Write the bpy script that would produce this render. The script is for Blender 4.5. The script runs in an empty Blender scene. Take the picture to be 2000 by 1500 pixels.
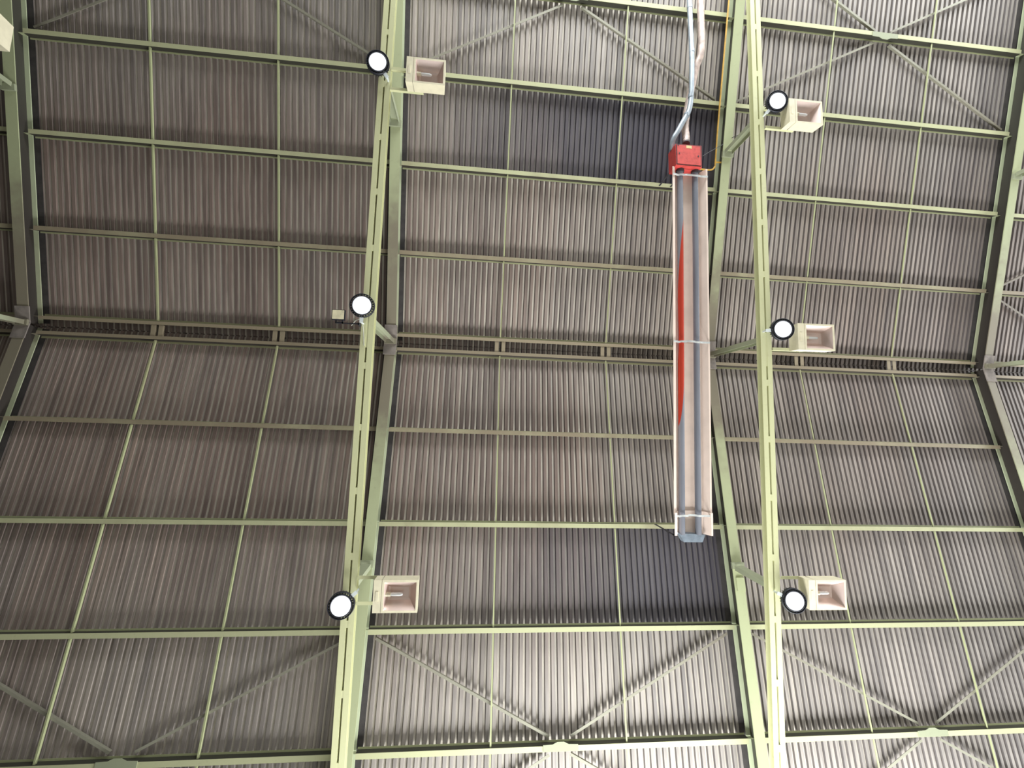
import bpy, bmesh, math, random
from mathutils import Vector, Matrix
random.seed(7)
S = bpy.context.scene
COL = S.collection

# ------------------------------------------------------------------ camera
F_PX = 780.0
CAM = Vector((7.583, 1.4311, 0.0))
RIGHT = Vector((0.9955193, -0.0310146, -0.0893274))
DOWN = Vector((0.0396536, 0.9945310, 0.0966209))
FWD = Vector((0.0858422, -0.0997301, 0.9913047))
cd = bpy.data.cameras.new('camera')
cd.sensor_fit = 'HORIZONTAL'; cd.sensor_width = 36.0
cd.lens = F_PX / 2000.0 * 36.0
cd.clip_start = 0.05; cd.clip_end = 300
cam = bpy.data.objects.new('camera', cd); COL.objects.link(cam)
M = Matrix.Identity(4)
for i in range(3):
    M[i][0] = RIGHT[i]; M[i][1] = -DOWN[i]; M[i][2] = -FWD[i]; M[i][3] = CAM[i]
cam.matrix_world = M
S.camera = cam

# ------------------------------------------------------------------ look, sky, daylight
S.view_settings.view_transform = 'Standard'
S.view_settings.look = 'None'
S.view_settings.exposure = 0.88
S.view_settings.gamma = 1.0
S.view_settings.use_curve_mapping = False
world = bpy.data.worlds.new('sky'); S.world = world; world.use_nodes = True
bg = world.node_tree.nodes['Background']
bg.inputs['Color'].default_value = (0.80, 0.88, 1.0, 1); bg.inputs['Strength'].default_value = 0.6

ZF = -1.5            # floor
YW = 9.4             # side walls
XL, XR = -9.0, 27.0  # end walls

def daylight(name, size, loc, rot, power, color):
    """daylight entering through an open doorway; the light's -Z axis points into the hall"""
    ld = bpy.data.lights.new(name, 'AREA'); ld.shape = 'RECTANGLE'
    ld.size, ld.size_y = size; ld.energy = power; ld.color = color
    o = bpy.data.objects.new(name, ld); COL.objects.link(o)
    o.location = loc; o.rotation_euler = tuple(math.radians(a) for a in rot)
    return o
ZB, ZT = 2.6, 4.8      # bands of high windows in the side walls
OPENINGS_FRONT = [(7.5, 14.5, ZB, ZT), (16.0, 23.0, ZB, ZT)]
OPENINGS_BACK = [(7.0, 13.5, ZB, ZT), (15.5, 23.0, ZB, ZT)]
OPENING_RIGHT = (-6.0, 6.0, ZB, ZT)
for k, (a, b, c, d) in enumerate(OPENINGS_FRONT):
    daylight('daylight_front', (b - a, d - c), ((a + b) / 2, YW - 0.05, (c + d) / 2), (-90, 0, 0), (1000, 340)[k], (0.95, 0.98, 1.0))
for k, (a, b, c, d) in enumerate(OPENINGS_BACK):
    daylight('daylight_back', (b - a, d - c), ((a + b) / 2, -YW + 0.05, (c + d) / 2), (90, 0, 0), (520, 420)[k], (0.93, 0.97, 1.0))
a, b, c, d = OPENING_RIGHT
daylight('daylight_right', (d - c, b - a), (XR - 0.05, (a + b) / 2, (c + d) / 2), (0, 90, 0), 560, (0.96, 0.98, 1.0))

# ------------------------------------------------------------------ roof numbers
L = 6.0; TH = 0.1865; HR = 7.3765
P = [0.1373, 1.6143, 3.1523, 4.6916, 6.2236, 7.76]
CT, ST = math.cos(TH), math.sin(TH)
SHEET = 0.114        # sheets above the plane of the purlin undersides
RZ = 0.140           # rafter underside below that plane
TZ = 5.706           # tie underside

def axes(up):
    sy = -1 if up else 1
    return Vector((0, sy * CT, -ST)), Vector((0, sy * ST, CT))   # down-slope, outward normal
def roof(x, p, h, up):
    s, n = axes(up)
    return Vector((x, 0, HR)) + s * p + n * h

# ------------------------------------------------------------------ materials
def nodes(name):
    m = bpy.data.materials.new(name); m.use_nodes = True
    nt = m.node_tree; b = nt.nodes['Principled BSDF']
    return m, nt, b
def N(nt, t, **kw):
    n = nt.nodes.new(t)
    for k, v in kw.items(): setattr(n, k, v)
    return n
def lk(nt, a, b): nt.links.new(a, b)
def math_n(nt, op, a, b=None, clamp=False):
    n = N(nt, 'ShaderNodeMath', operation=op, use_clamp=clamp)
    for i, v in enumerate((a, b)):
        if v is None: continue
        if isinstance(v, (int, float)): n.inputs[i].default_value = v
        else: lk(nt, v, n.inputs[i])
    return n.outputs[0]
def step(nt, v, a, b):
    n = N(nt, 'ShaderNodeMapRange', interpolation_type='SMOOTHSTEP')
    lk(nt, v, n.inputs['Value']); n.inputs['From Min'].default_value = a; n.inputs['From Max'].default_value = b
    return n.outputs['Result']
def mix(nt, f, a, b, mode='MIX'):
    n = N(nt, 'ShaderNodeMix', data_type='RGBA', blend_type=mode)
    if isinstance(f, (int, float)): n.inputs['Factor'].default_value = f
    else: lk(nt, f, n.inputs['Factor'])
    for nm, v in (('A', a), ('B', b)):
        sock = [s for s in n.inputs if s.name == nm and s.type == 'RGBA'][0]
        if isinstance(v, tuple): sock.default_value = (*v, 1)
        else: lk(nt, v, sock)
    return [s for s in n.outputs if s.type == 'RGBA'][0]
def noise(nt, vec, scale, detail=3, rough=0.55, scl=(1, 1, 1)):
    mp = N(nt, 'ShaderNodeMapping'); mp.inputs['Scale'].default_value = scl
    lk(nt, vec, mp.inputs['Vector'])
    n = N(nt, 'ShaderNodeTexNoise'); n.inputs['Scale'].default_value = scale
    n.inputs['Detail'].default_value = detail; n.inputs['Roughness'].default_value = rough
    lk(nt, mp.outputs[0], n.inputs['Vector'])
    return n.outputs['Fac']
def simple(name, col, rough=0.6, metal=0.0, var=0.15, nscale=8.0, emit=None):
    m, nt, b = nodes(name)
    geo = N(nt, 'ShaderNodeNewGeometry')
    f = noise(nt, geo.outputs['Position'], nscale)
    c2 = tuple(max(0, c * (1 - var * 2.2)) for c in col)
    lk(nt, mix(nt, step(nt, f, 0.35, 0.75), tuple(col), c2), b.inputs['Base Color'])
    b.inputs['Roughness'].default_value = rough; b.inputs['Metallic'].default_value = metal
    if emit:
        b.inputs['Emission Color'].default_value = (*emit[0], 1); b.inputs['Emission Strength'].default_value = emit[1]
    return m

def sheet_material():
    m, nt, b = nodes('corrugated_sheet')
    pos = N(nt, 'ShaderNodeNewGeometry').outputs['Position']
    sp = N(nt, 'ShaderNodeSeparateXYZ'); lk(nt, pos, sp.inputs[0])
    X, Y = sp.outputs[0], sp.outputs[1]
    AY = math_n(nt, 'ABSOLUTE', Y)
    grey, brown = (0.325, 0.295, 0.268), (0.205, 0.152, 0.130)
    # brown grime under the ridge, thinning out towards the eaves, drawn out along the ribs
    n1 = noise(nt, pos, 1.0, 4, 0.6, (0.55, 0.22, 0.22))
    n2 = noise(nt, pos, 1.0, 4, 0.65, (9.0, 0.45, 0.45))
    g = math_n(nt, 'SUBTRACT', 1.0, step(nt, AY, 2.6, 6.2))
    g = math_n(nt, 'ADD', math_n(nt, 'MULTIPLY', g, 0.75), math_n(nt, 'MULTIPLY', math_n(nt, 'SUBTRACT', n1, 0.5), 1.5))
    gl = math_n(nt, 'SUBTRACT', 1.0, step(nt, X, 3.0, 9.0))
    g = math_n(nt, 'ADD', g, math_n(nt, 'MULTIPLY', gl, 0.30))
    gr = step(nt, X, 9.2, 10.4)
    g = math_n(nt, 'SUBTRACT', g, math_n(nt, 'MULTIPLY', gr, 0.35), True)
    c = mix(nt, g, grey, brown)
    # streaks along the ribs
    st = step(nt, n2, 0.25, 0.78)
    c = mix(nt, 1.0, c, mix(nt, st, (0.66, 0.66, 0.67), (1.34, 1.33, 1.29)), 'MULTIPLY')
    # one tone per laid sheet
    sx = math_n(nt, 'FLOOR', math_n(nt, 'MULTIPLY', X, 1.0))
    cb = N(nt, 'ShaderNodeCombineXYZ'); lk(nt, sx, cb.inputs[0]); lk(nt, math_n(nt, 'SIGN', Y), cb.inputs[1])
    wn = N(nt, 'ShaderNodeTexWhiteNoise', noise_dimensions='3D'); lk(nt, cb.outputs[0], wn.inputs['Vector'])
    c = mix(nt, 1.0, c, mix(nt, wn.outputs['Value'], (0.88, 0.88, 0.89), (1.12, 1.11, 1.09)), 'MULTIPLY')
    # the recessed grooves keep more of their pale paint than the flats facing the hall
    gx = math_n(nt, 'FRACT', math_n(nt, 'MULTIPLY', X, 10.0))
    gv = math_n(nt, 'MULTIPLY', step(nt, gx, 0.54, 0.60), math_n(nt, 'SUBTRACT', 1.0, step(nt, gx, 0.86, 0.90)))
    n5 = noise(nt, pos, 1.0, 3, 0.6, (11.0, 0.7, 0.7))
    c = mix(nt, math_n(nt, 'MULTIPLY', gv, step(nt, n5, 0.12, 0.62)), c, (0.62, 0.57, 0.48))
    gd = step(nt, gx, 0.87, 0.92)  # shade painted on the groove sides that face away from the right-hand daylight
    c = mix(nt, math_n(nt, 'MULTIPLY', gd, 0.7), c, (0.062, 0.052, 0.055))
    # bright lap edge on one rib of each sheet
    fx = math_n(nt, 'FRACT', math_n(nt, 'MULTIPLY', X, 1.0))
    lap = math_n(nt, 'MULTIPLY', step(nt, fx, 0.955, 0.965), math_n(nt, 'SUBTRACT', 1.0, step(nt, fx, 0.975, 0.985)))
    c = mix(nt, math_n(nt, 'MULTIPLY', lap, 0.6), c, (0.5, 0.47, 0.42))
    # soot on the sheets around the burner and around the far end of the heater
    n3 = noise(nt, pos, 1.0, 4, 0.6, (1.2, 0.5, 0.5))
    wob = math_n(nt, 'MULTIPLY', math_n(nt, 'SUBTRACT', n3, 0.5), 2.4)
    def soot(y0, y1, xa, xb):
        mx = math_n(nt, 'MULTIPLY', step(nt, math_n(nt, 'ADD', X, wob), xa, xb), math_n(nt, 'SUBTRACT', 1.0, step(nt, X, 11.9, 12.0)))
        my = math_n(nt, 'MULTIPLY', step(nt, Y, y0 - 0.08, y0 + 0.08), math_n(nt, 'SUBTRACT', 1.0, step(nt, Y, y1 - 0.08, y1 + 0.08)))
        return math_n(nt, 'MULTIPLY', mx, my)
    sa = math_n(nt, 'MULTIPLY', soot(-4.62, -3.1, 4.6, 10.6), 0.90)
    sb = math_n(nt, 'MULTIPLY', soot(3.1, 4.62, 6.6, 11.0), 0.80)
    c = mix(nt, math_n(nt, 'MAXIMUM', sa, sb), c, (0.044, 0.041, 0.058))
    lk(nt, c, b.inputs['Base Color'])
    b.inputs['Roughness'].default_value = 0.55; b.inputs['Specular IOR Level'].default_value = 0.35
    return m

def paint_material(name, clean, grime, z0, z1, base=0.0):
    m, nt, b = nodes(name)
    pos = N(nt, 'ShaderNodeNewGeometry').outputs['Position']
    sp = N(nt, 'ShaderNodeSeparateXYZ'); lk(nt, pos, sp.inputs[0])
    n1 = noise(nt, pos, 1.1, 4, 0.6); n2 = noise(nt, pos, 14, 3, 0.6)
    f = step(nt, math_n(nt, 'ADD', sp.outputs[2], math_n(nt, 'MULTIPLY', math_n(nt, 'SUBTRACT', n1, 0.5), 0.7)), z0, z1)
    f = math_n(nt, 'ADD', math_n(nt, 'MULTIPLY', f, 1.0 - base), math_n(nt, 'MULTIPLY', step(nt, n2, 0.55, 0.8), 0.16 + base), True)
    lk(nt, mix(nt, f, clean, grime), b.inputs['Base Color'])
    b.inputs['Roughness'].default_value = 0.5; b.inputs['Specular IOR Level'].default_value = 0.3
    return m

def tube_material():
    """steel radiant tube; a red reflection is painted on one length as a band winding round the pipe"""
    m, nt, b = nodes('radiant_tube_steel')
    pos = N(nt, 'ShaderNodeNewGeometry').outputs['Position']
    sp = N(nt, 'ShaderNodeSeparateXYZ'); lk(nt, pos, sp.inputs[0])
    n = noise(nt, pos, 5, 3, 0.5, (1, 0.3, 1))
    c = mix(nt, n, (0.17, 0.18, 0.21), (0.30, 0.31, 0.35))
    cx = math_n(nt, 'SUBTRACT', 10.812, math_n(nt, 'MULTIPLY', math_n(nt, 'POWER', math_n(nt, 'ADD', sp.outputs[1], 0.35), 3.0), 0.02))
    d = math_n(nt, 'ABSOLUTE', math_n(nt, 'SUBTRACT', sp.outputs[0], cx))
    band = math_n(nt, 'SUBTRACT', 1.0, step(nt, d, 0.043, 0.049))  # red reflection put into the tube's base colour
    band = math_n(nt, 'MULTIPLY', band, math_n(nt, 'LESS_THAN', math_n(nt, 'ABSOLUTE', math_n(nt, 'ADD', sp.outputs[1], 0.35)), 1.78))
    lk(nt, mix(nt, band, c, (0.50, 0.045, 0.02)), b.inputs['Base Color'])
    b.inputs['Metallic'].default_value = 0.35; b.inputs['Roughness'].default_value = 0.4
    return m

MAT = {
    'sheet': sheet_material(),
    'steel': paint_material('painted_steel', (0.50, 0.505, 0.30), (0.275, 0.225, 0.15), 6.70, 7.15),
    'rafter': paint_material('painted_rafter', (0.43, 0.46, 0.27), (0.235, 0.205, 0.145), 6.70, 7.05),
    'bar': paint_material('painted_bar', (0.40, 0.42, 0.23), (0.33, 0.32, 0.18), 6.9, 7.5),
    'ledge': paint_material('painted_ledge', (0.52, 0.57, 0.37), (0.42, 0.43, 0.28), 6.9, 7.5),
    'brace': paint_material('dull_brace_paint', (0.30, 0.29, 0.22), (0.22, 0.19, 0.15), 6.2, 6.9),
    'tie': paint_material('tie_paint', (0.62, 0.62, 0.36), (0.42, 0.36, 0.20), 9.0, 9.5, 0.05),
    'hanger': paint_material('hanger_paint', (0.33, 0.35, 0.23), (0.22, 0.20, 0.14), 6.7, 7.1),
    'web': paint_material('shaded_grimy_web', (0.058, 0.056, 0.042), (0.040, 0.033, 0.028), 6.3, 7.1),  # mostly the shade on the webs painted into the colour, with some grime
    'packing': simple('dark_packing_strip', (0.050, 0.043, 0.040), 0.8),
    'plate': simple('dusty_plate', (0.27, 0.23, 0.20), 0.7),
    'cream': simple('cream_enamel', (0.80, 0.73, 0.52), 0.5, 0, 0.05),
    'seam': simple('dark_seam', (0.25, 0.2, 0.16), 0.7),
    'reflector': simple('lamp_reflector', (0.80, 0.64, 0.57), 0.3, 0.5, 0.05, 3),
    'ceramic': simple('ceramic', (0.8, 0.74, 0.55), 0.5),
    'bulb': simple('frosted_bulb', (0.85, 0.86, 0.85), 0.2, 0, 0.02),
    'black': simple('black_cast_alloy', (0.022, 0.023, 0.032), 0.5, 0.2),
    'lens': simple('white_diffuser', (0.85, 0.87, 0.92), 0.25, 0, 0.01, 2, ((0.93, 0.96, 1.0), 0.33)),
    'white': simple('white_bracket', (0.75, 0.8, 0.78), 0.4, 0, 0.05),
    'yellowlens': simple('yellowed_lens', (0.85, 0.78, 0.52), 0.3, 0, 0.1, 14),
    'red': simple('red_enamel', (0.62, 0.07, 0.06), 0.42, 0, 0.10, 9),
    'reddark': simple('red_lid', (0.68, 0.10, 0.085), 0.42, 0, 0.12, 14),
    'heatrefl': simple('aluminium_reflector', (0.90, 0.73, 0.62), 0.4, 0.0, 0.05, 3),
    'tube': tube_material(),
    'clamp': simple('zinc_clamp', (0.7, 0.72, 0.7), 0.4, 0.3),
    'greymetal': simple('grey_sheet_metal', (0.26, 0.31, 0.36), 0.45, 0.4),
    'silver': simple('galvanised_pipe', (0.40, 0.45, 0.49), 0.4, 0.3, 0.14, 6),
    'duct': simple('aluminium_flex_duct', (0.60, 0.47, 0.40), 0.5, 0.1, 0.2, 9),
    'gas': simple('yellow_gas_pipe', (0.62, 0.36, 0.06), 0.5, 0, 0.15),
    'burnt': simple('scorched_steel', (0.07, 0.065, 0.07), 0.6, 0.3, 0.2, 20),
    'label': simple('paper_label', (0.78, 0.62, 0.3), 0.6),
    'wire': simple('dark_wire', (0.05, 0.05, 0.05), 0.6),
    'wirew': simple('pale_wire', (0.6, 0.6, 0.5), 0.6),
    'floor': simple('concrete_floor', (0.31, 0.30, 0.28), 0.7, 0, 0.1, 0.7),
    'wall': simple('wall_cladding', (0.25, 0.26, 0.24), 0.7, 0, 0.1, 1.0),
}

# ------------------------------------------------------------------ mesh helpers
class MB:
    def __init__(self): self.v = []; self.f = []; self.smooth = []
    def add(self, vs, fs, smooth=False):
        o = len(self.v); self.v += [Vector(v) for v in vs]
        self.f += [tuple(i + o for i in f) for f in fs]; self.smooth += [smooth] * len(fs)
    def hexa(self, p):
        self.add(p, [(0, 3, 2, 1), (4, 5, 6, 7), (0, 1, 5, 4), (1, 2, 6, 5), (2, 3, 7, 6), (3, 0, 4, 7)])
    def box(self, o, u, v, w, ru, rv, rw):
        """box spanned along the axes u, v, w from o"""
        o, u, v, w = map(Vector, (o, u, v, w))
        self.hexa([o + u * a + v * b + w * c for c in rw for a, b in ((ru[0], rv[0]), (ru[1], rv[0]), (ru[1], rv[1]), (ru[0], rv[1]))])
    def bx(self, x0, x1, y0, y1, z0, z1):
        self.box((0, 0, 0), (1, 0, 0), (0, 1, 0), (0, 0, 1), (x0, x1), (y0, y1), (z0, z1))
    def prism(self, prof, o, u, v, w, l0, l1):
        o, u, v, w = map(Vector, (o, u, v, w)); n = len(prof)
        vs = [o + u * a + v * b + w * l for l in (l0, l1) for a, b in prof]
        fs = [tuple(range(n))[::-1], tuple(range(n, 2 * n))] + [(i, (i + 1) % n, n + (i + 1) % n, n + i) for i in range(n)]
        self.add(vs, fs)
    def bar(self, a, b, wdt, thk, up):
        """flat bar from a to b, thickness along up"""
        a, b = Vector(a), Vector(b); w = (b - a); ln = w.length; w.normalize()
        u = w.cross(Vector(up)).normalized(); v = u.cross(w)
        self.box(a, u, v, w, (-wdt / 2, wdt / 2), (-thk / 2, thk / 2), (0, ln))
    def tube(self, pts, r, n=14, caps=True, wob=0.0):
        pts = [Vector(p) for p in pts]; rings = []
        t0 = (pts[1] - pts[0]).normalized()
        a = t0.orthogonal().normalized()
        for i, p in enumerate(pts):
            t = (pts[min(i + 1, len(pts) - 1)] - pts[max(i - 1, 0)]).normalized()
            a = (a - t * a.dot(t)).normalized(); b = t.cross(a)
            rr = r[i] if isinstance(r, list) else r * (1 + wob * math.sin(i * 2.1))
            rings.append([p + (a * math.cos(k * 2 * math.pi / n) + b * math.sin(k * 2 * math.pi / n)) * rr for k in range(n)])
        vs = [q for g in rings for q in g]
        fs = [(i * n + k, i * n + (k + 1) % n, (i + 1) * n + (k + 1) % n, (i + 1) * n + k) for i in range(len(pts) - 1) for k in range(n)]
        self.add(vs, fs, True)
        if caps: self.add(rings[0], [tuple(range(n))[::-1]]); self.add(rings[-1], [tuple(range(n))])
    def lathe(self, prof, n=40, closed=False):
        vs = [(r * math.cos(k * 2 * math.pi / n), r * math.sin(k * 2 * math.pi / n), z) for r, z in prof for k in range(n)]
        m = len(prof); rng = range(m if closed else m - 1)
        self.add(vs, [(i * n + k, i * n + (k + 1) % n, ((i + 1) % m) * n + (k + 1) % n, ((i + 1) % m) * n + k) for i in rng for k in range(n)], True)
    def build(self, name, mat, parent=None, origin=None):
        me = bpy.data.meshes.new(name)
        if origin is None:
            origin = Vector(parent.get('_o', (0, 0, 0))) if parent else Vector((0, 0, 0))
        origin = Vector(origin)
        me.from_pydata([tuple(v - origin) for v in self.v], [], self.f)
        me.polygons.foreach_set('use_smooth', self.smooth)
        bm = bmesh.new(); bm.from_mesh(me); bmesh.ops.recalc_face_normals(bm, faces=bm.faces); bm.to_mesh(me); bm.free()
        me.materials.append(MAT[mat] if isinstance(mat, str) else mat)
        o = bpy.data.objects.new(name, me); COL.objects.link(o)
        if parent is not None: o.parent = parent; 
        else: o.location = origin
        return o
def tag(o, label, cat, group=None):
    o['label'] = label; o['category'] = cat
    if group: o['group'] = group
    return o
def thing(name, loc, label, cat, group=None):
    o = bpy.data.objects.new(name, None); COL.objects.link(o); o.location = loc
    o.empty_display_size = 0.1
    ORI[o.name] = Vector(loc)
    return tag(o, label, cat, group)
ORI = {}
def part(mb, name, mat, root):
    return mb.build(name, mat, root, ORI[root.name])
def copy_tree(o, parent=None):
    c = o.copy(); COL.objects.link(c)
    if parent is not None: c.parent = parent
    for ch in list(o.children): copy_tree(ch, c)
    return c
def smooth_path(pts, n=8):
    pts = [Vector(p) for p in pts]; out = []
    for i in range(len(pts) - 1):
        p0 = pts[max(i - 1, 0)]; p1 = pts[i]; p2 = pts[i + 1]; p3 = pts[min(i + 2, len(pts) - 1)]
        for k in range(n):
            t = k / n
            out.append(0.5 * ((2 * p1) + (p2 - p0) * t + (2 * p0 - 5 * p1 + 4 * p2 - p3) * t * t + (3 * p1 - p0 - 3 * p2 + p3) * t ** 3))
    return out + [pts[-1]]
def structure(o): o['kind'] = 'structure'; return o

# ------------------------------------------------------------------ shell of the hall
m = MB(); m.bx(XL, XR, -YW - 0.2, YW + 0.2, ZF - 0.2, ZF); structure(m.build('floor', 'floor'))
def side_wall(name, y, ops):
    m = MB(); y0, y1 = (y, y + 0.15) if y > 0 else (y - 0.15, y)
    xs = XL
    for a, b, c, d in ops:
        m.bx(xs, a, y0, y1, ZF, 5.55); m.bx(a, b, y0, y1, d, 5.55); m.bx(a, b, y0, y1, ZF, c); xs = b
    m.bx(xs, XR, y0, y1, ZF, 5.55)
    return structure(m.build(name, 'wall'))
side_wall('wall_front', YW, OPENINGS_FRONT); side_wall('wall_back', -YW, OPENINGS_BACK)
for nm, x in (('wall_left', XL), ('wall_right', XR)):
    m = MB(); s = -1 if x < 0 else 1
    m.prism([(-YW, ZT), (YW, ZT), (YW, 5.55), (0, 7.38), (-YW, 5.55)], (x, 0, 0), (0, 1, 0), (0, 0, 1), (s, 0, 0), 0, 0.15)
    for a, b in (((-YW, OPENING_RIGHT[0]), (OPENING_RIGHT[1], YW)) if s > 0 else ((-YW, YW),)):
        m.prism([(a, ZB), (b, ZB), (b, ZT), (a, ZT)], (x, 0, 0), (0, 1, 0), (0, 0, 1), (s, 0, 0), 0, 0.15)
    m.prism([(-YW, ZF), (YW, ZF), (YW, ZB), (-YW, ZB)], (x, 0, 0), (0, 1, 0), (0, 0, 1), (s, 0, 0), 0, 0.15)
    structure(m.build(nm, 'wall'))
# corrugated roof sheets: a flat, a sloping side, a groove, a sloping side to each 100 mm
def slope(up):
    m = MB(); s, n = axes(up)
    prof = []
    k = 0
    x = XL
    while x < XR - 1e-6:
        prof += [(x, 0), (x + 0.050, 0), (x + 0.061, 0.033), (x + 0.089, 0.033)]
        x += 0.1
    prof.append((XR, 0))
    rows = (-0.014, 9.75)
    vs = [roof(a, p, SHEET + h, up) for p in rows for a, h in prof]
    c = len(prof)
    m.add(vs, [(i, i + 1, c + i + 1, c + i) for i in range(c - 1)])
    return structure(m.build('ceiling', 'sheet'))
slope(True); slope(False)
m = MB()
for up in (True, False):
    s, n = axes(up)
    m.box(Vector((0, 0, HR)), (1, 0, 0), s, n, (XL, XR), (-0.034, 0.22), (SHEET + 0.045, SHEET + 0.05))
structure(m.build('trim_1', 'sheet'))

# ------------------------------------------------------------------ words used to tell repeats apart
ORD = ['', 'first', 'second', 'third', 'fourth', 'fifth']
BAY = {0: 'left bay', 1: 'heater bay', 2: 'right bay', -1: 'strip at left edge', 3: 'strip at right edge'}
FRAME = {0: 'at the far left edge', 1: 'behind the left slotted tie', 2: 'right of the red heater', 3: 'at the far right edge'}
TIE = {0: 'far left', 1: 'left', 2: 'right', 3: 'far right'}

# ------------------------------------------------------------------ rafters
FLW = 0.085
for fr in range(4):
    X = fr * L
    for up in (True, False):
        s, n = axes(up); o = roof(X, 0, 0, up)
        side = 'above' if up else 'below'
        r = thing('roof_rafter', roof(X, 4.6, -RZ, up), 'steel I-beam rafter %s, half %s the ridge' % (FRAME[fr], side), 'rafter', 'rafters of the roof frames')
        m = MB(); m.box(o, (1, 0, 0), s, n, (-FLW, FLW), (0.012, 9.3), (-RZ, -RZ + 0.013)); part(m, 'bottom_flange', 'rafter', r)
        m = MB(); m.box(o, (1, 0, 0), s, n, (-0.005, 0.005), (0.02, 9.3), (-RZ + 0.013, 0.082)); part(m, 'web', 'web', r)
        m = MB(); m.box(o, (1, 0, 0), s, n, (-0.075, 0.075), (0.03, 9.3), (0.082, 0.093)); part(m, 'top_flange', 'ledge', r)
        m = MB(); m.box(o, (1, 0, 0), s, n, (-0.16, 0.16), (0.03, 9.3), (0.1106, 0.1130)); m.box(o, (1, 0, 0), s, n, (-0.02, 0.02), (0.03, 9.3), (0.093, 0.1106)); part(m, 'packing_strip', 'packing', r)
        m = MB(); m.box(o, (1, 0, 0), s, n, (-0.11, 0.11), (0.025, 0.30), (-RZ - 0.016, -RZ - 0.001)); part(m, 'ridge_plate', 'plate', r)
        if (fr, up) == (2, False):
            m = MB(); m.box(o, (1, 0, 0), s, n, (-0.05, 0.09), (3.93, 4.13), (-RZ - 0.014, -RZ - 0.001)); part(m, 'splice_plate', 'rafter', r)

# ------------------------------------------------------------------ purlins
SAGF = (0.3293, 0.6668)
def purlin(bay, k, up):
    X0, X1 = bay * L + 0.09, (bay + 1) * L - 0.09
    if bay == -1: X0 = -2.6
    if bay == 3: X1 = 20.4
    s, n = axes(up); o = roof(0, P[k], 0, up)
    t = 0.006
    if k == 0: a, b = -0.036, 0.030       # bottom flange turned to the ridge
    else: a, b = 0.036, -0.030
    sg = 1 if a > 0 else -1
    bw, tw = (0.070, 0.024) if k else (0.058, 0.034)
    y0 = a - sg * bw                       # web line
    row = ('ridge purlin just %s the ridge gap' % ('above' if up else 'below')) if k == 0 else '%s purlin %s the ridge gap' % (ORD[k], 'above' if up else 'below')
    lab = '%s steel %s, in the %s' % ('brown stained' if k < 2 else ('green and tan' if k == 2 else 'pale green'), row, BAY[bay])
    r = thing('purlin', roof((X0 + X1) / 2, P[k], 0, up), lab, 'purlin', 'purlins under the roof sheets')
    for nm, mt, ra, rb in (('bottom_flange', 'steel', (y0, a), (0, t)), ('web', 'web', (y0, y0 + sg * t), (t, 0.110 - t)), ('top_flange', 'bar', (y0 + sg * t, y0 - sg * tw), (0.110 - t, 0.110))):
        m = MB(); m.box(o, (1, 0, 0), s, n, (X0, X1), ra, rb); part(m, nm, mt, r)
    for xe, sx in ((X0, -1), (X1, 1)):
        if (bay == -1 and sx < 0) or (bay == 3 and sx > 0): continue
        m = MB(); m.box(o, (sx, 0, 0), s, n, (xe * sx - 0.10, xe * sx + 0.083), (y0 + sg * t, y0 + sg * (t + 0.006)), (0.012, 0.076)); part(m, 'end_cleat', 'rafter', r)
    if k == 4 and 0 <= bay <= 2:
        xm = (bay + 0.5) * L
        m = MB(); m.prism([(-0.26, 0.03), (0.26, 0.03), (0.26, -0.05), (0.12, -0.055), (0.05, -0.085), (-0.05, -0.085), (-0.12, -0.055), (-0.26, -0.05)], o + Vector((xm, 0, 0)), (1, 0, 0), s, n, -0.008, -0.001)
        part(m, 'gusset_plate', 'hanger', r)
    return r
for bay in (0, 1, 2):
    for up in (True, False):
        for k in range(5): purlin(bay, k, up)
for up, ks in ((True, (0, 1, 2)), (False, (0,))):
    for k in ks: purlin(-1, k, up); 
    for k in ks: purlin(3, k, up)

# ------------------------------------------------------------------ sag bars between the purlins
for bay in (0, 1, 2):
    for j in (0, 1):
        X = bay * L + SAGF[j] * L
        for up in (True, False):
            s, n = axes(up); o = roof(X, 0, 0, up)
            for k in range(5):
                if k == 4 and up and (bay == 0 or (bay, j) == (1, 0)): continue
                if k == 4 and not up and bay == 0 and j == 0: continue
                a = P[k] + (0.034 if k == 0 else 0.042); b = P[k + 1] - 0.040
                if k == 4: b = P[5] - 0.2
                if k == 0: between = 'from ridge purlin to first purlin'
                elif k == 4: between = 'beyond the fourth purlin'
                else: between = 'between %s and %s purlins' % (ORD[k], ORD[k + 1])
                lab = '%s thin sag bar of %s, %s %s ridge' % (('left', 'right')[j], BAY[bay], between, 'above' if up else 'below')
                m = MB()
                m.box(o, (1, 0, 0), s, n, (-0.012, 0.012), (a, b), (0.012, 0.017))
                m.box(o, (1, 0, 0), s, n, (0.007, 0.012), (a, b), (0.017, 0.045))
                tag(m.build('sag_bar', 'bar', None, roof(X, (a + b) / 2, 0.012, up)), lab, 'sag bar', 'sag bars between the purlins')
        # the pair of struts tying the two ridge purlins together
        for q, dx in enumerate((-0.062, 0.062)):
            m = MB(); a = roof(X + dx, P[0] - 0.041, 0.012, True); b = roof(X + dx, P[0] - 0.041, 0.012, False)
            m.bar(a, b, 0.072, 0.006, (0, 0, 1))
            m.bar(a + Vector((0.03, 0, 0.02)), b + Vector((0.03, 0, 0.02)), 0.006, 0.04, (0, 0, 1))
            tag(m.build('ridge_strut', 'steel', None, (a + b) / 2), '%s strut of the %s pair across the ridge gap, %s' % (('left', 'right')[q], ('left', 'right')[j], BAY[bay]), 'strut', 'struts across the ridge gap')

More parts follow.
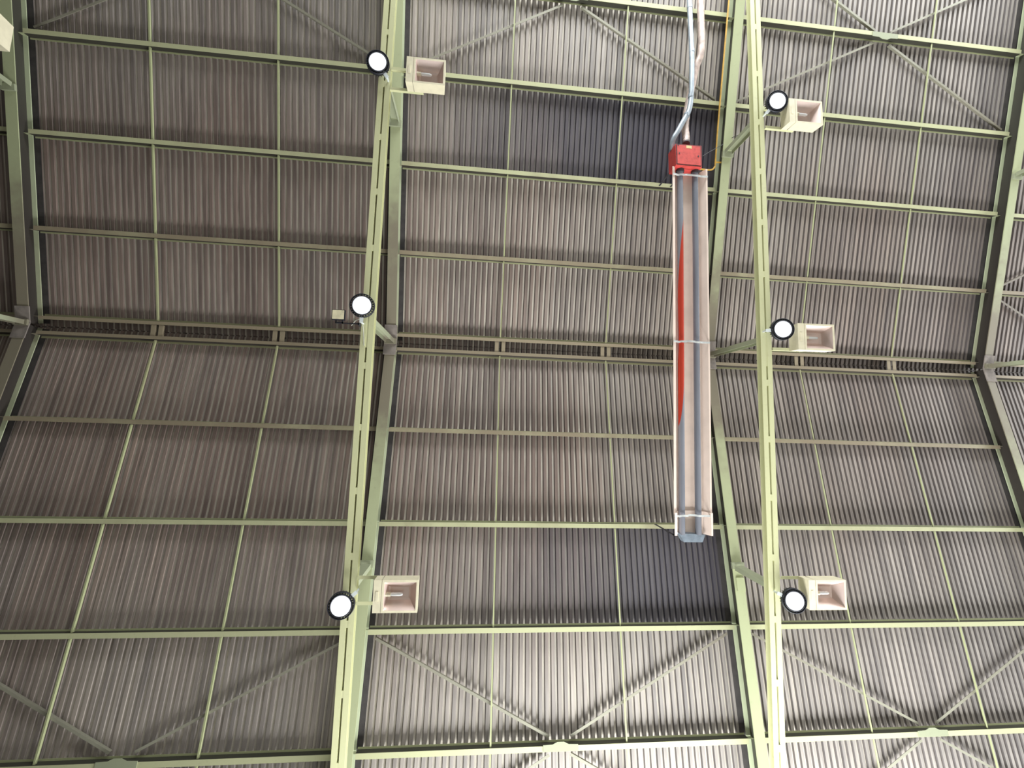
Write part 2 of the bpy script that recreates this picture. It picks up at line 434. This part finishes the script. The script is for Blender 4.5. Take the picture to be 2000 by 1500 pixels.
# ------------------------------------------------------------------ diagonal wind braces
def brace(x0, p0, x1, p1, up, label, h=0.052):
    a, b = roof(x0, p0, h, up), roof(x1, p1, h, up)
    s, n = axes(up); w = (b - a).normalized(); u = w.cross(n).normalized(); ln = (b - a).length
    m = MB(); m.box(a, u, n, w, (-0.018, 0.018), (0, 0.005), (0, ln)); m.box(a, u, n, w, (0.013, 0.018), (0.005, 0.040), (0, ln))
    tag(m.build('diagonal_brace', 'brace', None, (a + b) / 2), label, 'brace', 'diagonal wind braces')
for bay in (0, 1, 2):
    xa, xm, xb = bay * L, (bay + 0.5) * L, (bay + 1) * L
    for up in (True, False):
        end = 'top' if up else 'bottom'
        for side, xe, sg in (('left', xa + 0.2, -1), ('right', xb - 0.2, 1)):
            brace(xe, P[3] + 0.10, xm + sg * 0.16, P[4] - 0.12, up, 'diagonal angle brace, %s arm of the V at the %s of the %s' % (side, end, BAY[bay]))
            if up and bay < 2: continue
            if not up and bay == 0: continue
            brace(xm + sg * 0.16, P[4] + 0.10, xe, P[5] - 0.1, up, 'diagonal brace running off the %s of photo, %s one in %s' % (end, side, BAY[bay]))
brace(18.2, P[1] + 0.08, 20.9, P[2] - 0.08, True, 'short dark diagonal brace at right edge, rising from first purlin above ridge')
brace(18.2, P[1] - 0.09, 20.9, P[0] + 0.07, True, 'short dark diagonal brace at right edge, falling toward the ridge gap')

# ------------------------------------------------------------------ horizontal ties of twin channels
def tie(fr):
    X = fr * L
    lab = {0: 'twin-channel steel tie beam beyond left edge, carrying the half cut-off floodlight',
           1: 'pale yellow-green slotted tie beam left of the heater, twin channels with battens',
           2: 'pale yellow-green slotted tie beam right of the heater, twin channels with battens',
           3: 'twin-channel steel tie beam beyond right edge, under the last rafter'}[fr]
    r = thing('tie_beam', (X, 0, TZ), lab, 'beam', 'horizontal tie beams')
    for sg in (-1, 1):
        g, w, t, hh = 0.013, 0.088, 0.007, 0.10
        prof = [(g * sg, 0), (w * sg, 0), (w * sg, t), ((g + t) * sg, t), ((g + t) * sg, hh - t), (w * sg, hh - t), (w * sg, hh), (g * sg, hh)]
        m = MB(); m.prism(prof, (X, 0, TZ), (1, 0, 0), (0, 0, 1), (0, 1, 0), -8.1, 8.1); part(m, 'channel', 'tie', r)
    ys = [-6.2 + 0.86 * i for i in range(15)]
    if fr in (1, 2):
        for y in ys:
            if abs(y) < 0.5: continue
            m = MB(); m.bx(X - 0.013, X + 0.013, y - 0.045, y + 0.045, TZ + 0.001, TZ + 0.06); part(m, 'batten', 'tie', r)
        m = MB(); m.bx(X - 0.013, X + 0.013, -0.10, 0.42, TZ + 0.004, TZ + 0.06); part(m, 'splice_plate', 'tie', r)
    return r
for fr in range(4): tie(fr)

# ------------------------------------------------------------------ hangers from rafters down to ties
def hanger(fr, y):
    X = fr * L; up = y < 0.5 and y < 0
    s, n = axes(y < 0)
    zt = HR - RZ / CT - abs(y) * math.tan(TH) - (0.018 if abs(y) < 0.3 else 0.002)
    where = 'near top of photo' if y < -1 else ('near bottom of photo' if y > 1 else 'at the ridge')
    lab = 'short steel hanger from rafter down to %s tie beam, %s' % (TIE[fr], where)
    r = thing('tie_hanger', (X, y, TZ + 0.1), lab, 'hanger', 'hangers between rafters and ties')
    m = MB(); hw = 0.072
    prof = [(-hw, -0.038), (hw, -0.038), (hw, 0.038), (hw - 0.007, 0.038), (hw - 0.007, -0.031), (-hw + 0.007, -0.031), (-hw + 0.007, 0.038), (-hw, 0.038)]
    m.prism(prof, (X, y, 0), (1, 0, 0), (0, 1, 0), (0, 0, 1), TZ + 0.102, zt - 0.043); part(m, 'channel', 'hanger', r)
    c = roof(X, abs(y) / CT, -RZ, y < 0) if abs(y) > 0.3 else Vector((X, y, zt + 0.002))
    if abs(y) < 0.3: s, n = Vector((0, 1, 0)), Vector((0, 0, 1))
    m = MB(); m.box(c, (1, 0, 0), s, n, (-0.105, 0.105), (-0.05, 0.05), (-0.040, -0.003)); part(m, 'clamp_plate', 'hanger', r)
    return r
for fr, ys in ((0, (-3.66, 0.0)), (1, (-3.66, 0.02, 3.66)), (2, (-3.66, 0.0, 3.68)), (3, (-3.75, -0.05))):
    for y in ys: hanger(fr, y)

# ------------------------------------------------------------------ old box floodlights on arms
def flood_proto():
    r = thing('floodlight', (0, 0, 0), '', 'floodlight', 'old cream box floodlights')
    # local: aperture plane z = 0 facing down, ballast end at -x
    W0, W1, H, D = -0.285, 0.285, 0.203, 0.19
    xs = W0 + 0.105
    m = MB(); w = 0.028
    bk = 0.94                                    # back slightly smaller than the front
    def frame(z, x0, x1, h): return [Vector((x0, -h, z)), Vector((x1, -h, z)), Vector((x1, h, z)), Vector((x0, h, z))]
    f0 = frame(0, xs, W1, H); f1 = frame(D, xs, W1 * bk, H * bk)
    i0 = frame(0, xs + w, W1 - w, H - w); 
    vs = f0 + f1 + i0
    fs = [(4, 5, 6, 7)] + [(i, (i + 1) % 4, 4 + (i + 1) % 4, 4 + i) for i in range(4)] + [(i, (i + 1) % 4, 8 + (i + 1) % 4, 8 + i) for i in range(4)]
    # short inner return of the rim
    i1 = frame(0.02, xs + w, W1 - w, H - w)
    vs += i1; fs += [(8 + i, 8 + (i + 1) % 4, 12 + (i + 1) % 4, 12 + i) for i in range(4)]
    m.add(vs, fs); part(m, 'housing', 'cream', r)
    m = MB(); m.hexa(frame(0.0, W0, xs - 0.006, H) + frame(D, W0, xs - 0.006, H * bk))
    m.bx(W0 + 0.03, xs - 0.04, -0.06, 0.06, -0.004, 0.0); part(m, 'ballast_box', 'cream', r)
    m = MB(); m.bx(xs - 0.006, xs, -H + 0.006, H - 0.006, 0.006, D - 0.01); part(m, 'joint_strip', 'seam', r)
    # faceted reflector: deep trough with steeper ends
    m = MB(); a0, a1, b0 = xs + w, W1 - w, H - w
    rows = [(0.004, a0, a1, b0), (0.045, a0 + 0.012, a1 - 0.03, b0 - 0.03), (0.12, a0 + 0.035, a1 - 0.085, b0 - 0.085), (0.135, a0 + 0.06, a1 - 0.11, b0 - 0.11)]
    vs = []
    for z, x0, x1, h in rows: vs += frame(z, x0, x1, h)
    fs = [(j * 4 + i, j * 4 + (i + 1) % 4, j * 4 + 4 + (i + 1) % 4, j * 4 + 4 + i) for j in range(3) for i in range(4)] + [(12, 13, 14, 15)]
    m.add(vs, fs); part(m, 'reflector', 'reflector', r)
    m = MB(); m.tube([(a0 + 0.012, 0, 0.07), (a0 + 0.075, 0, 0.07)], 0.028, 12); lh = part(m, 'lamp_holder', 'ceramic', r)
    m = MB(); m.tube([(a0 + 0.075, 0, 0.07), (a0 + 0.085, 0, 0.07), (a0 + 0.20, 0, 0.07), (a0 + 0.225, 0, 0.07), (a0 + 0.232, 0, 0.07)], [0.014, 0.021, 0.021, 0.015, 0.003], 14); part(m, 'lamp', 'bulb', r)
    for y in (-0.165, 0.165):
        m = MB(); m.box((0, y, 0), (1, 0, 0), (0, 1, 0), (0, 0, 1), (-0.548, -0.05), (-0.022, 0.022), (D + 0.004, D + 0.010))
        m.box((0, y, 0), (1, 0, 0), (0, 1, 0), (0, 0, 1), (-0.548, -0.05), (0.017, 0.022), (D + 0.010, D + 0.045)); part(m, 'mounting_arm', 'tie', r)
    return r
fp = flood_proto()
FL = [(1, 6.640, -3.711, 'cream box floodlight beside left tie, topmost of the two on it, lamp exposed'),
      (1, 6.640, 3.690, 'cream box floodlight beside left tie, near bottom of photo, below the ridge'),
      (2, 12.655, -3.700, 'cream box floodlight beside right tie, the highest of three down it'),
      (2, 12.655, -0.020, 'cream box floodlight beside right tie, the middle one, at the ridge gap'),
      (2, 12.650, 3.704, 'cream box floodlight beside right tie, the lowest of three down it'),
      (0, 0.640, -3.700, 'cream box floodlight cut off by the left edge, upper left corner')]
for i, (fr, x, y, lab) in enumerate(FL):
    o = fp if i == 0 else copy_tree(fp)
    o.location = (x, y, 5.505); o['label'] = lab
    if i in (3,): o.rotation_euler = (0, math.radians(3), 0)

# ------------------------------------------------------------------ round LED high-bay lamps
def led_proto():
    r = thing('high_bay_lamp', (0, 0, 0), '', 'lamp', 'round black LED high-bay lamps')
    m = MB()
    m.lathe([(0.124, -0.002), (0.138, -0.006), (0.141, 0.012), (0.124, 0.014)], 40, True)       # bezel
    m.lathe([(0.157, 0.0), (0.166, 0.0), (0.168, 0.045), (0.158, 0.045)], 40, True)              # outer hoop
    for k in range(26):
        a = k * 2 * math.pi / 26; u = (math.cos(a), math.sin(a), 0); v = (-math.sin(a), math.cos(a), 0)
        m.box((0, 0, 0), u, v, (0, 0, 1), (0.100, 0.160), (-0.0045, 0.0045), (0.006, 0.085))
    m.lathe([(0.0, 0.014), (0.118, 0.014), (0.112, 0.085), (0.075, 0.092), (0.07, 0.14), (0.0, 0.14)], 40)
    part(m, 'housing', 'black', r)
    m = MB()
    m.lathe([(0.0, -0.010), (0.03, -0.0105), (0.06, -0.009), (0.09, -0.0075), (0.115, -0.005), (0.124, -0.002)], 40)
    part(m, 'diffuser', 'lens', r)
    m = MB()
    m.box((0, 0, 0), (1, 0, 0), (0, 1, 0), (0, 0, 1), (-0.024, 0.024), (0.125, 0.235), (0.018, 0.023))
    m.box((0, 0, 0), (1, 0, 0), (0, 1, 0), (0, 0, 1), (-0.024, -0.019), (0.125, 0.235), (0.023, 0.05))
    m.box((0, 0, 0), (1, 0, 0), (0, 1, 0), (0, 0, 1), (-0.012, 0.012), (0.225, 0.238), (0.02, 0.17))
    part(m, 'bracket', 'white', r)
    return r
lp = led_proto()
LED = [(5.930, -3.812, (0.6, 0.8), 'round white LED lamp with black rim on left tie, topmost of three'),
       (5.950, -0.135, (0.0, 1.0), 'round white LED lamp with black rim on left tie, middle one beside small square floodlight'),
       (5.949, 3.819, (0.75, -0.66), 'round white LED lamp with black rim on left tie, lowest of three'),
       (12.206, -3.871, (-0.64, 0.76), 'round white LED lamp with black rim on right tie, topmost of three'),
       (12.154, -0.125, (-1.0, 0.1), 'round white LED lamp with black rim on right tie, middle of three'),
       (12.177, 3.801, (-0.92, -0.38), 'round white LED lamp with black rim on right tie, lowest of three')]
for i, (x, y, d, lab) in enumerate(LED):
    o = lp if i == 0 else copy_tree(lp)
    loc = Vector((x, y, 5.545)); o['label'] = lab
    zc = (loc - CAM).normalized()                      # back of the lamp leans away from the hall centre
    zax = (Vector((0, 0, 1)) * 0.74 + zc * 0.26).normalized()
    b = Vector((d[0], d[1], 0)); yax = (b - zax * b.dot(zax)).normalized(); xax = yax.cross(zax)
    mt = Matrix.Identity(4)
    for q in range(3): mt[q][0] = xax[q]; mt[q][1] = yax[q]; mt[q][2] = zax[q]; mt[q][3] = loc[q]
    o.location = loc; o.rotation_euler = mt.to_euler()

# small square floodlight
r = thing('square_floodlight', (5.639, 0.016, 5.56), 'small square black floodlight with yellowed lens, left of the middle LED lamp', 'floodlight')
m = MB(); m.bx(5.555, 5.723, -0.062, 0.082, 5.562, 5.605)
for k in range(5): m.bx(5.58 + k * 0.028, 5.59 + k * 0.028, -0.05, 0.07, 5.605, 5.63)
part(m, 'housing', 'black', r)
m = MB(); m.bx(5.563, 5.715, -0.052, 0.070, 5.553, 5.562); part(m, 'lens', 'yellowlens', r)
m = MB(); m.bx(5.60, 5.70, 0.105, 0.125, 5.575, 5.60); m.bx(5.60, 5.612, 0.08, 0.125, 5.575, 5.60); m.bx(5.688, 5.70, 0.08, 0.125, 5.575, 5.60); m.bx(5.70, 5.915, 0.108, 0.122, 5.60, 5.612); m.bx(5.895, 5.915, 0.10, 0.13, 5.60, 5.706)
part(m, 'yoke', 'black', r)
m = MB(); m.tube(smooth_path([(5.80, 0.135, 5.64), (5.86, 0.06, 5.63), (5.92, 0.05, 5.64), (5.955, 0.16, 5.66), (5.97, 0.40, 5.70)]), 0.006, 6); part(m, 'cable', 'wirew', r)

# ------------------------------------------------------------------ red radiant tube heater
HZ = 6.0
HX = 10.955
def hx(y): return HX - 0.006 * y           # very slightly skewed
r = thing('radiant_heater', (HX, 0, HZ), 'long twin-tube radiant heater with red burner box and pinkish reflector trough', 'heater')
Y0, Y1 = -2.92, 3.03
def sect(y):                               # reflector trough, open downwards
    c = hx(y)
    return [(c - 0.305, HZ - 0.004), (c - 0.262, HZ - 0.001), (c - 0.215, HZ + 0.115), (c - 0.09, HZ + 0.165), (c + 0.09, HZ + 0.165), (c + 0.215, HZ + 0.115), (c + 0.278, HZ - 0.001), (c + 0.303, HZ - 0.004)]
m = MB()
def trough(m, ya, yb, lift=0.0):
    A, B = sect(ya), sect(yb); t = 0.004
    n = len(A)
    vs = [(x, ya, z + lift) for x, z in A] + [(x, yb, z + lift) for x, z in B] + [(x, ya, z + t + lift) for x, z in A] + [(x, yb, z + t + lift) for x, z in B]
    fs = [(i, i + 1, n + i + 1, n + i) for i in range(n - 1)] + [(2 * n + i, 2 * n + i + 1, 3 * n + i + 1, 3 * n + i) for i in range(n - 1)]
    fs += [(0, n, 3 * n, 2 * n), (n - 1, 2 * n - 1, 4 * n - 1, 3 * n - 1)]
    fs += [(i, i + 1, 2 * n + i + 1, 2 * n + i) for i in range(n - 1)] + [(n + i, n + i + 1, 3 * n + i + 1, 3 * n + i) for i in range(n - 1)]
    m.add(vs, fs)
trough(m, Y0, 0.06); trough(m, 0.03, 2.72, -0.006); trough(m, 2.69, Y1, -0.030)
part(m, 'reflector', 'heatrefl', r)
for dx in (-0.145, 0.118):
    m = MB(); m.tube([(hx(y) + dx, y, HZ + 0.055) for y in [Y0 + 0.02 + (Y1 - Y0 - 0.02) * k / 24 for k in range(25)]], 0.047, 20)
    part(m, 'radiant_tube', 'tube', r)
    m = MB(); m.tube([(hx(-2.9) + dx, -3.0, HZ + 0.055), (hx(-2.9) + dx, -2.86, HZ + 0.055)], 0.066, 16); part(m, 'burner_cup', 'burnt', r)
for y in (-2.78, 0.04, 2.74):
    m = MB(); c = hx(y)
    pts = [(c - 0.30, y, HZ - 0.016), (c - 0.20, y + 0.01, HZ - 0.006), (c - 0.185, y, HZ - 0.008), (c - 0.16, y, HZ - 0.014), (c - 0.09, y, HZ - 0.014), (c - 0.06, y - 0.012, HZ - 0.006), (c + 0.05, y - 0.008, HZ - 0.006), (c + 0.085, y, HZ - 0.014), (c + 0.15, y, HZ - 0.014), (c + 0.18, y, HZ - 0.006), (c + 0.30, y, HZ - 0.016)]
    for a, b in zip(pts, pts[1:]): m.bar(a, b, 0.030, 0.006, (0, 0, 1))
    part(m, 'clamp', 'clamp', r)
# burner box
bz0, bz1 = HZ - 0.06, HZ + 0.19
def BP(px, py, z):
    k = (px - 1000) / F_PX; l = (py - 750) / F_PX
    d = RIGHT * k + DOWN * l + FWD
    return CAM + d * ((z - CAM.z) / d.z)
c0 = [BP(1319.3, 281, bz0), BP(1369.8, 284.8, bz0), BP(1370.9, 327, bz0), BP(1320.4, 322, bz0)]
up = Vector((0, 0, bz1 - bz0))
mid = sum(c0, Vector()) / 4
m = MB(); m.hexa(c0 + [v + up for v in c0])
bb = part(m, 'burner_box', 'red', r)
def boxpart(mb, name, mat):
    o = mb.build(name, mat, None, ORI[r.name]); o.parent = bb; o.location = (0, 0, 0); return o
def lerp2(u, v): return c0[0] * (1 - u) * (1 - v) + c0[1] * u * (1 - v) + c0[2] * u * v + c0[3] * (1 - u) * v
m = MB(); q = [lerp2(0.02, 0.02), lerp2(0.98, 0.02), lerp2(0.98, 0.96), lerp2(0.02, 0.96)]
m.hexa([v - Vector((0, 0, 0.004)) for v in q] + q); boxpart(m, 'seam', 'burnt')
m = MB(); q = [lerp2(0.05, 0.05), lerp2(0.95, 0.05), lerp2(0.95, 0.93), lerp2(0.05, 0.93)]
m.hexa([v - Vector((0, 0, 0.009)) for v in q] + q); boxpart(m, 'lid', 'reddark')
m = MB(); q = [lerp2(0.40, 0.05), lerp2(0.61, 0.06), lerp2(0.61, 0.19), lerp2(0.40, 0.18)]
m.hexa([v - Vector((0, 0, 0.0115)) for v in q] + [v - Vector((0, 0, 0.0095)) for v in q]); boxpart(m, 'sticker', 'label')
for u, v in ((0.13, 0.45), (0.86, 0.52), (0.10, 0.05)):
    m = MB(); cc = lerp2(u, v); m.tube([cc - Vector((0, 0, 0.016)), cc - Vector((0, 0, 0.006))], 0.012, 10); boxpart(m, 'screw', 'burnt')
# return-bend cover at the far end
m = MB(); c = hx(3.1)
m.prism([(c - 0.20, Y1 - 0.02), (c + 0.215, Y1 + 0.0), (c + 0.17, Y1 + 0.11), (c - 0.125, Y1 + 0.11)], (0, 0, HZ), (1, 0, 0), (0, 1, 0), (0, 0, 1), 0.03, 0.14)
part(m, 'return_bend', 'greymetal', r)
for dx in (-0.245, 0.16):
    m = MB(); m.bx(c + dx, c + dx + 0.035, Y1 + 0.03, Y1 + 0.036, HZ + 0.13, HR - (Y1 + 0.036) * math.tan(TH) - 0.004)
    m.bx(min(c + dx, c - 0.19), max(c + dx + 0.035, c + 0.15), Y1 + 0.03, Y1 + 0.036, HZ + 0.13, HZ + 0.16); part(m, 'hanging_strap', 'burnt', r)
for dx in (-0.12, 0.10):
    m = MB(); m.bx(mid.x + dx, mid.x + dx + 0.03, -3.08, -3.074, bz1, HR - 3.08 * math.tan(TH) - 0.004); part(m, 'hanging_strap', 'burnt', r)

# flues, gas pipe and cable of the heater
pz = 6.0
m = MB(); pts = [BP(1344, -40, 5.99), BP(1347, 15, pz), BP(1349, 60, pz), BP(1351, 110, pz), BP(1351, 150, pz), BP(1350, 185, pz), BP(1348, 205, pz), BP(1344, 220, pz), BP(1334, 238, pz), BP(1324, 256, pz + 0.01), BP(1317, 268, pz + 0.02), BP(1313, 280, pz + 0.05), BP(1313, 292, pz + 0.10)]
m.tube(smooth_path(pts, 5), 0.043, 16)
r2 = thing('exhaust_flue', BP(1349, 100, pz), 'silver metal flue pipe running up from left side of red burner box', 'pipe')
part(m, 'pipe', 'silver', r2)
for px, py in ((1347, 14), (1351, 100), (1349, 188), (1341, 225)):
    m = MB(); a = BP(px, py - 3, pz); b = BP(px, py + 3, pz); m.tube([a, b], 0.047, 16); part(m, 'collar', 'silver', r2)
m = MB(); pts = [BP(1367, -40, 6.0), BP(1368, 0, 6.0), BP(1369, 40, 6.01), BP(1370, 80, 6.02), BP(1368, 108, 6.03), BP(1360, 130, 6.06), BP(1353, 160, 6.10), BP(1346, 195, 6.12), BP(1340, 228, 6.12), BP(1338, 250, 6.10), BP(1340, 268, 6.06), BP(1340, 279, 6.02)]
m.tube(smooth_path(pts, 6), 0.058, 16, True, 0.04)
r3 = thing('air_duct', BP(1369, 60, 6.0), 'wrinkled pale pinkish duct running up behind the silver flue', 'duct')
part(m, 'flexible_pipe', 'duct', r3)
m = MB(); m.tube([BP(1340, 273, 6.05), BP(1340, 281.5, 6.015)], 0.060, 16); part(m, 'end_collar', 'burnt', r3)
m = MB()
gp = [roof(11.79, 7.2, -RZ + 0.01, True), roof(11.79, 6.2, -RZ + 0.02, True), roof(11.79, 5.2, -RZ + 0.02, True), roof(11.79, 4.2, -RZ + 0.02, True), BP(1397, 318, 6.60), BP(1395.5, 326, 6.59), BP(1391, 331, 6.55), BP(1382, 332, 6.38), BP(1366, 330, 6.04)]
m.tube(smooth_path(gp, 6), 0.014, 10)
m.tube([BP(1397.5, 317, 6.60), BP(1409.5, 317.5, 6.63)], 0.014, 10)
tag(m.build('gas_pipe', 'gas', None, gp[4]), 'thin orange-yellow gas pipe along the rafter to the red burner box', 'pipe')
m = MB(); m.tube(smooth_path([BP(1372, 305, 6.05), BP(1385, 297, 6.25), BP(1410, 283, 6.5), BP(1428, 270, 6.5), BP(1446, 262, 6.3), BP(1478, 243, 5.83)]), 0.005, 6)
tag(m.build('power_cable', 'wire', None, BP(1410, 283, 6.5)), 'thin dark cable strung from the burner box across to the right tie', 'cable')
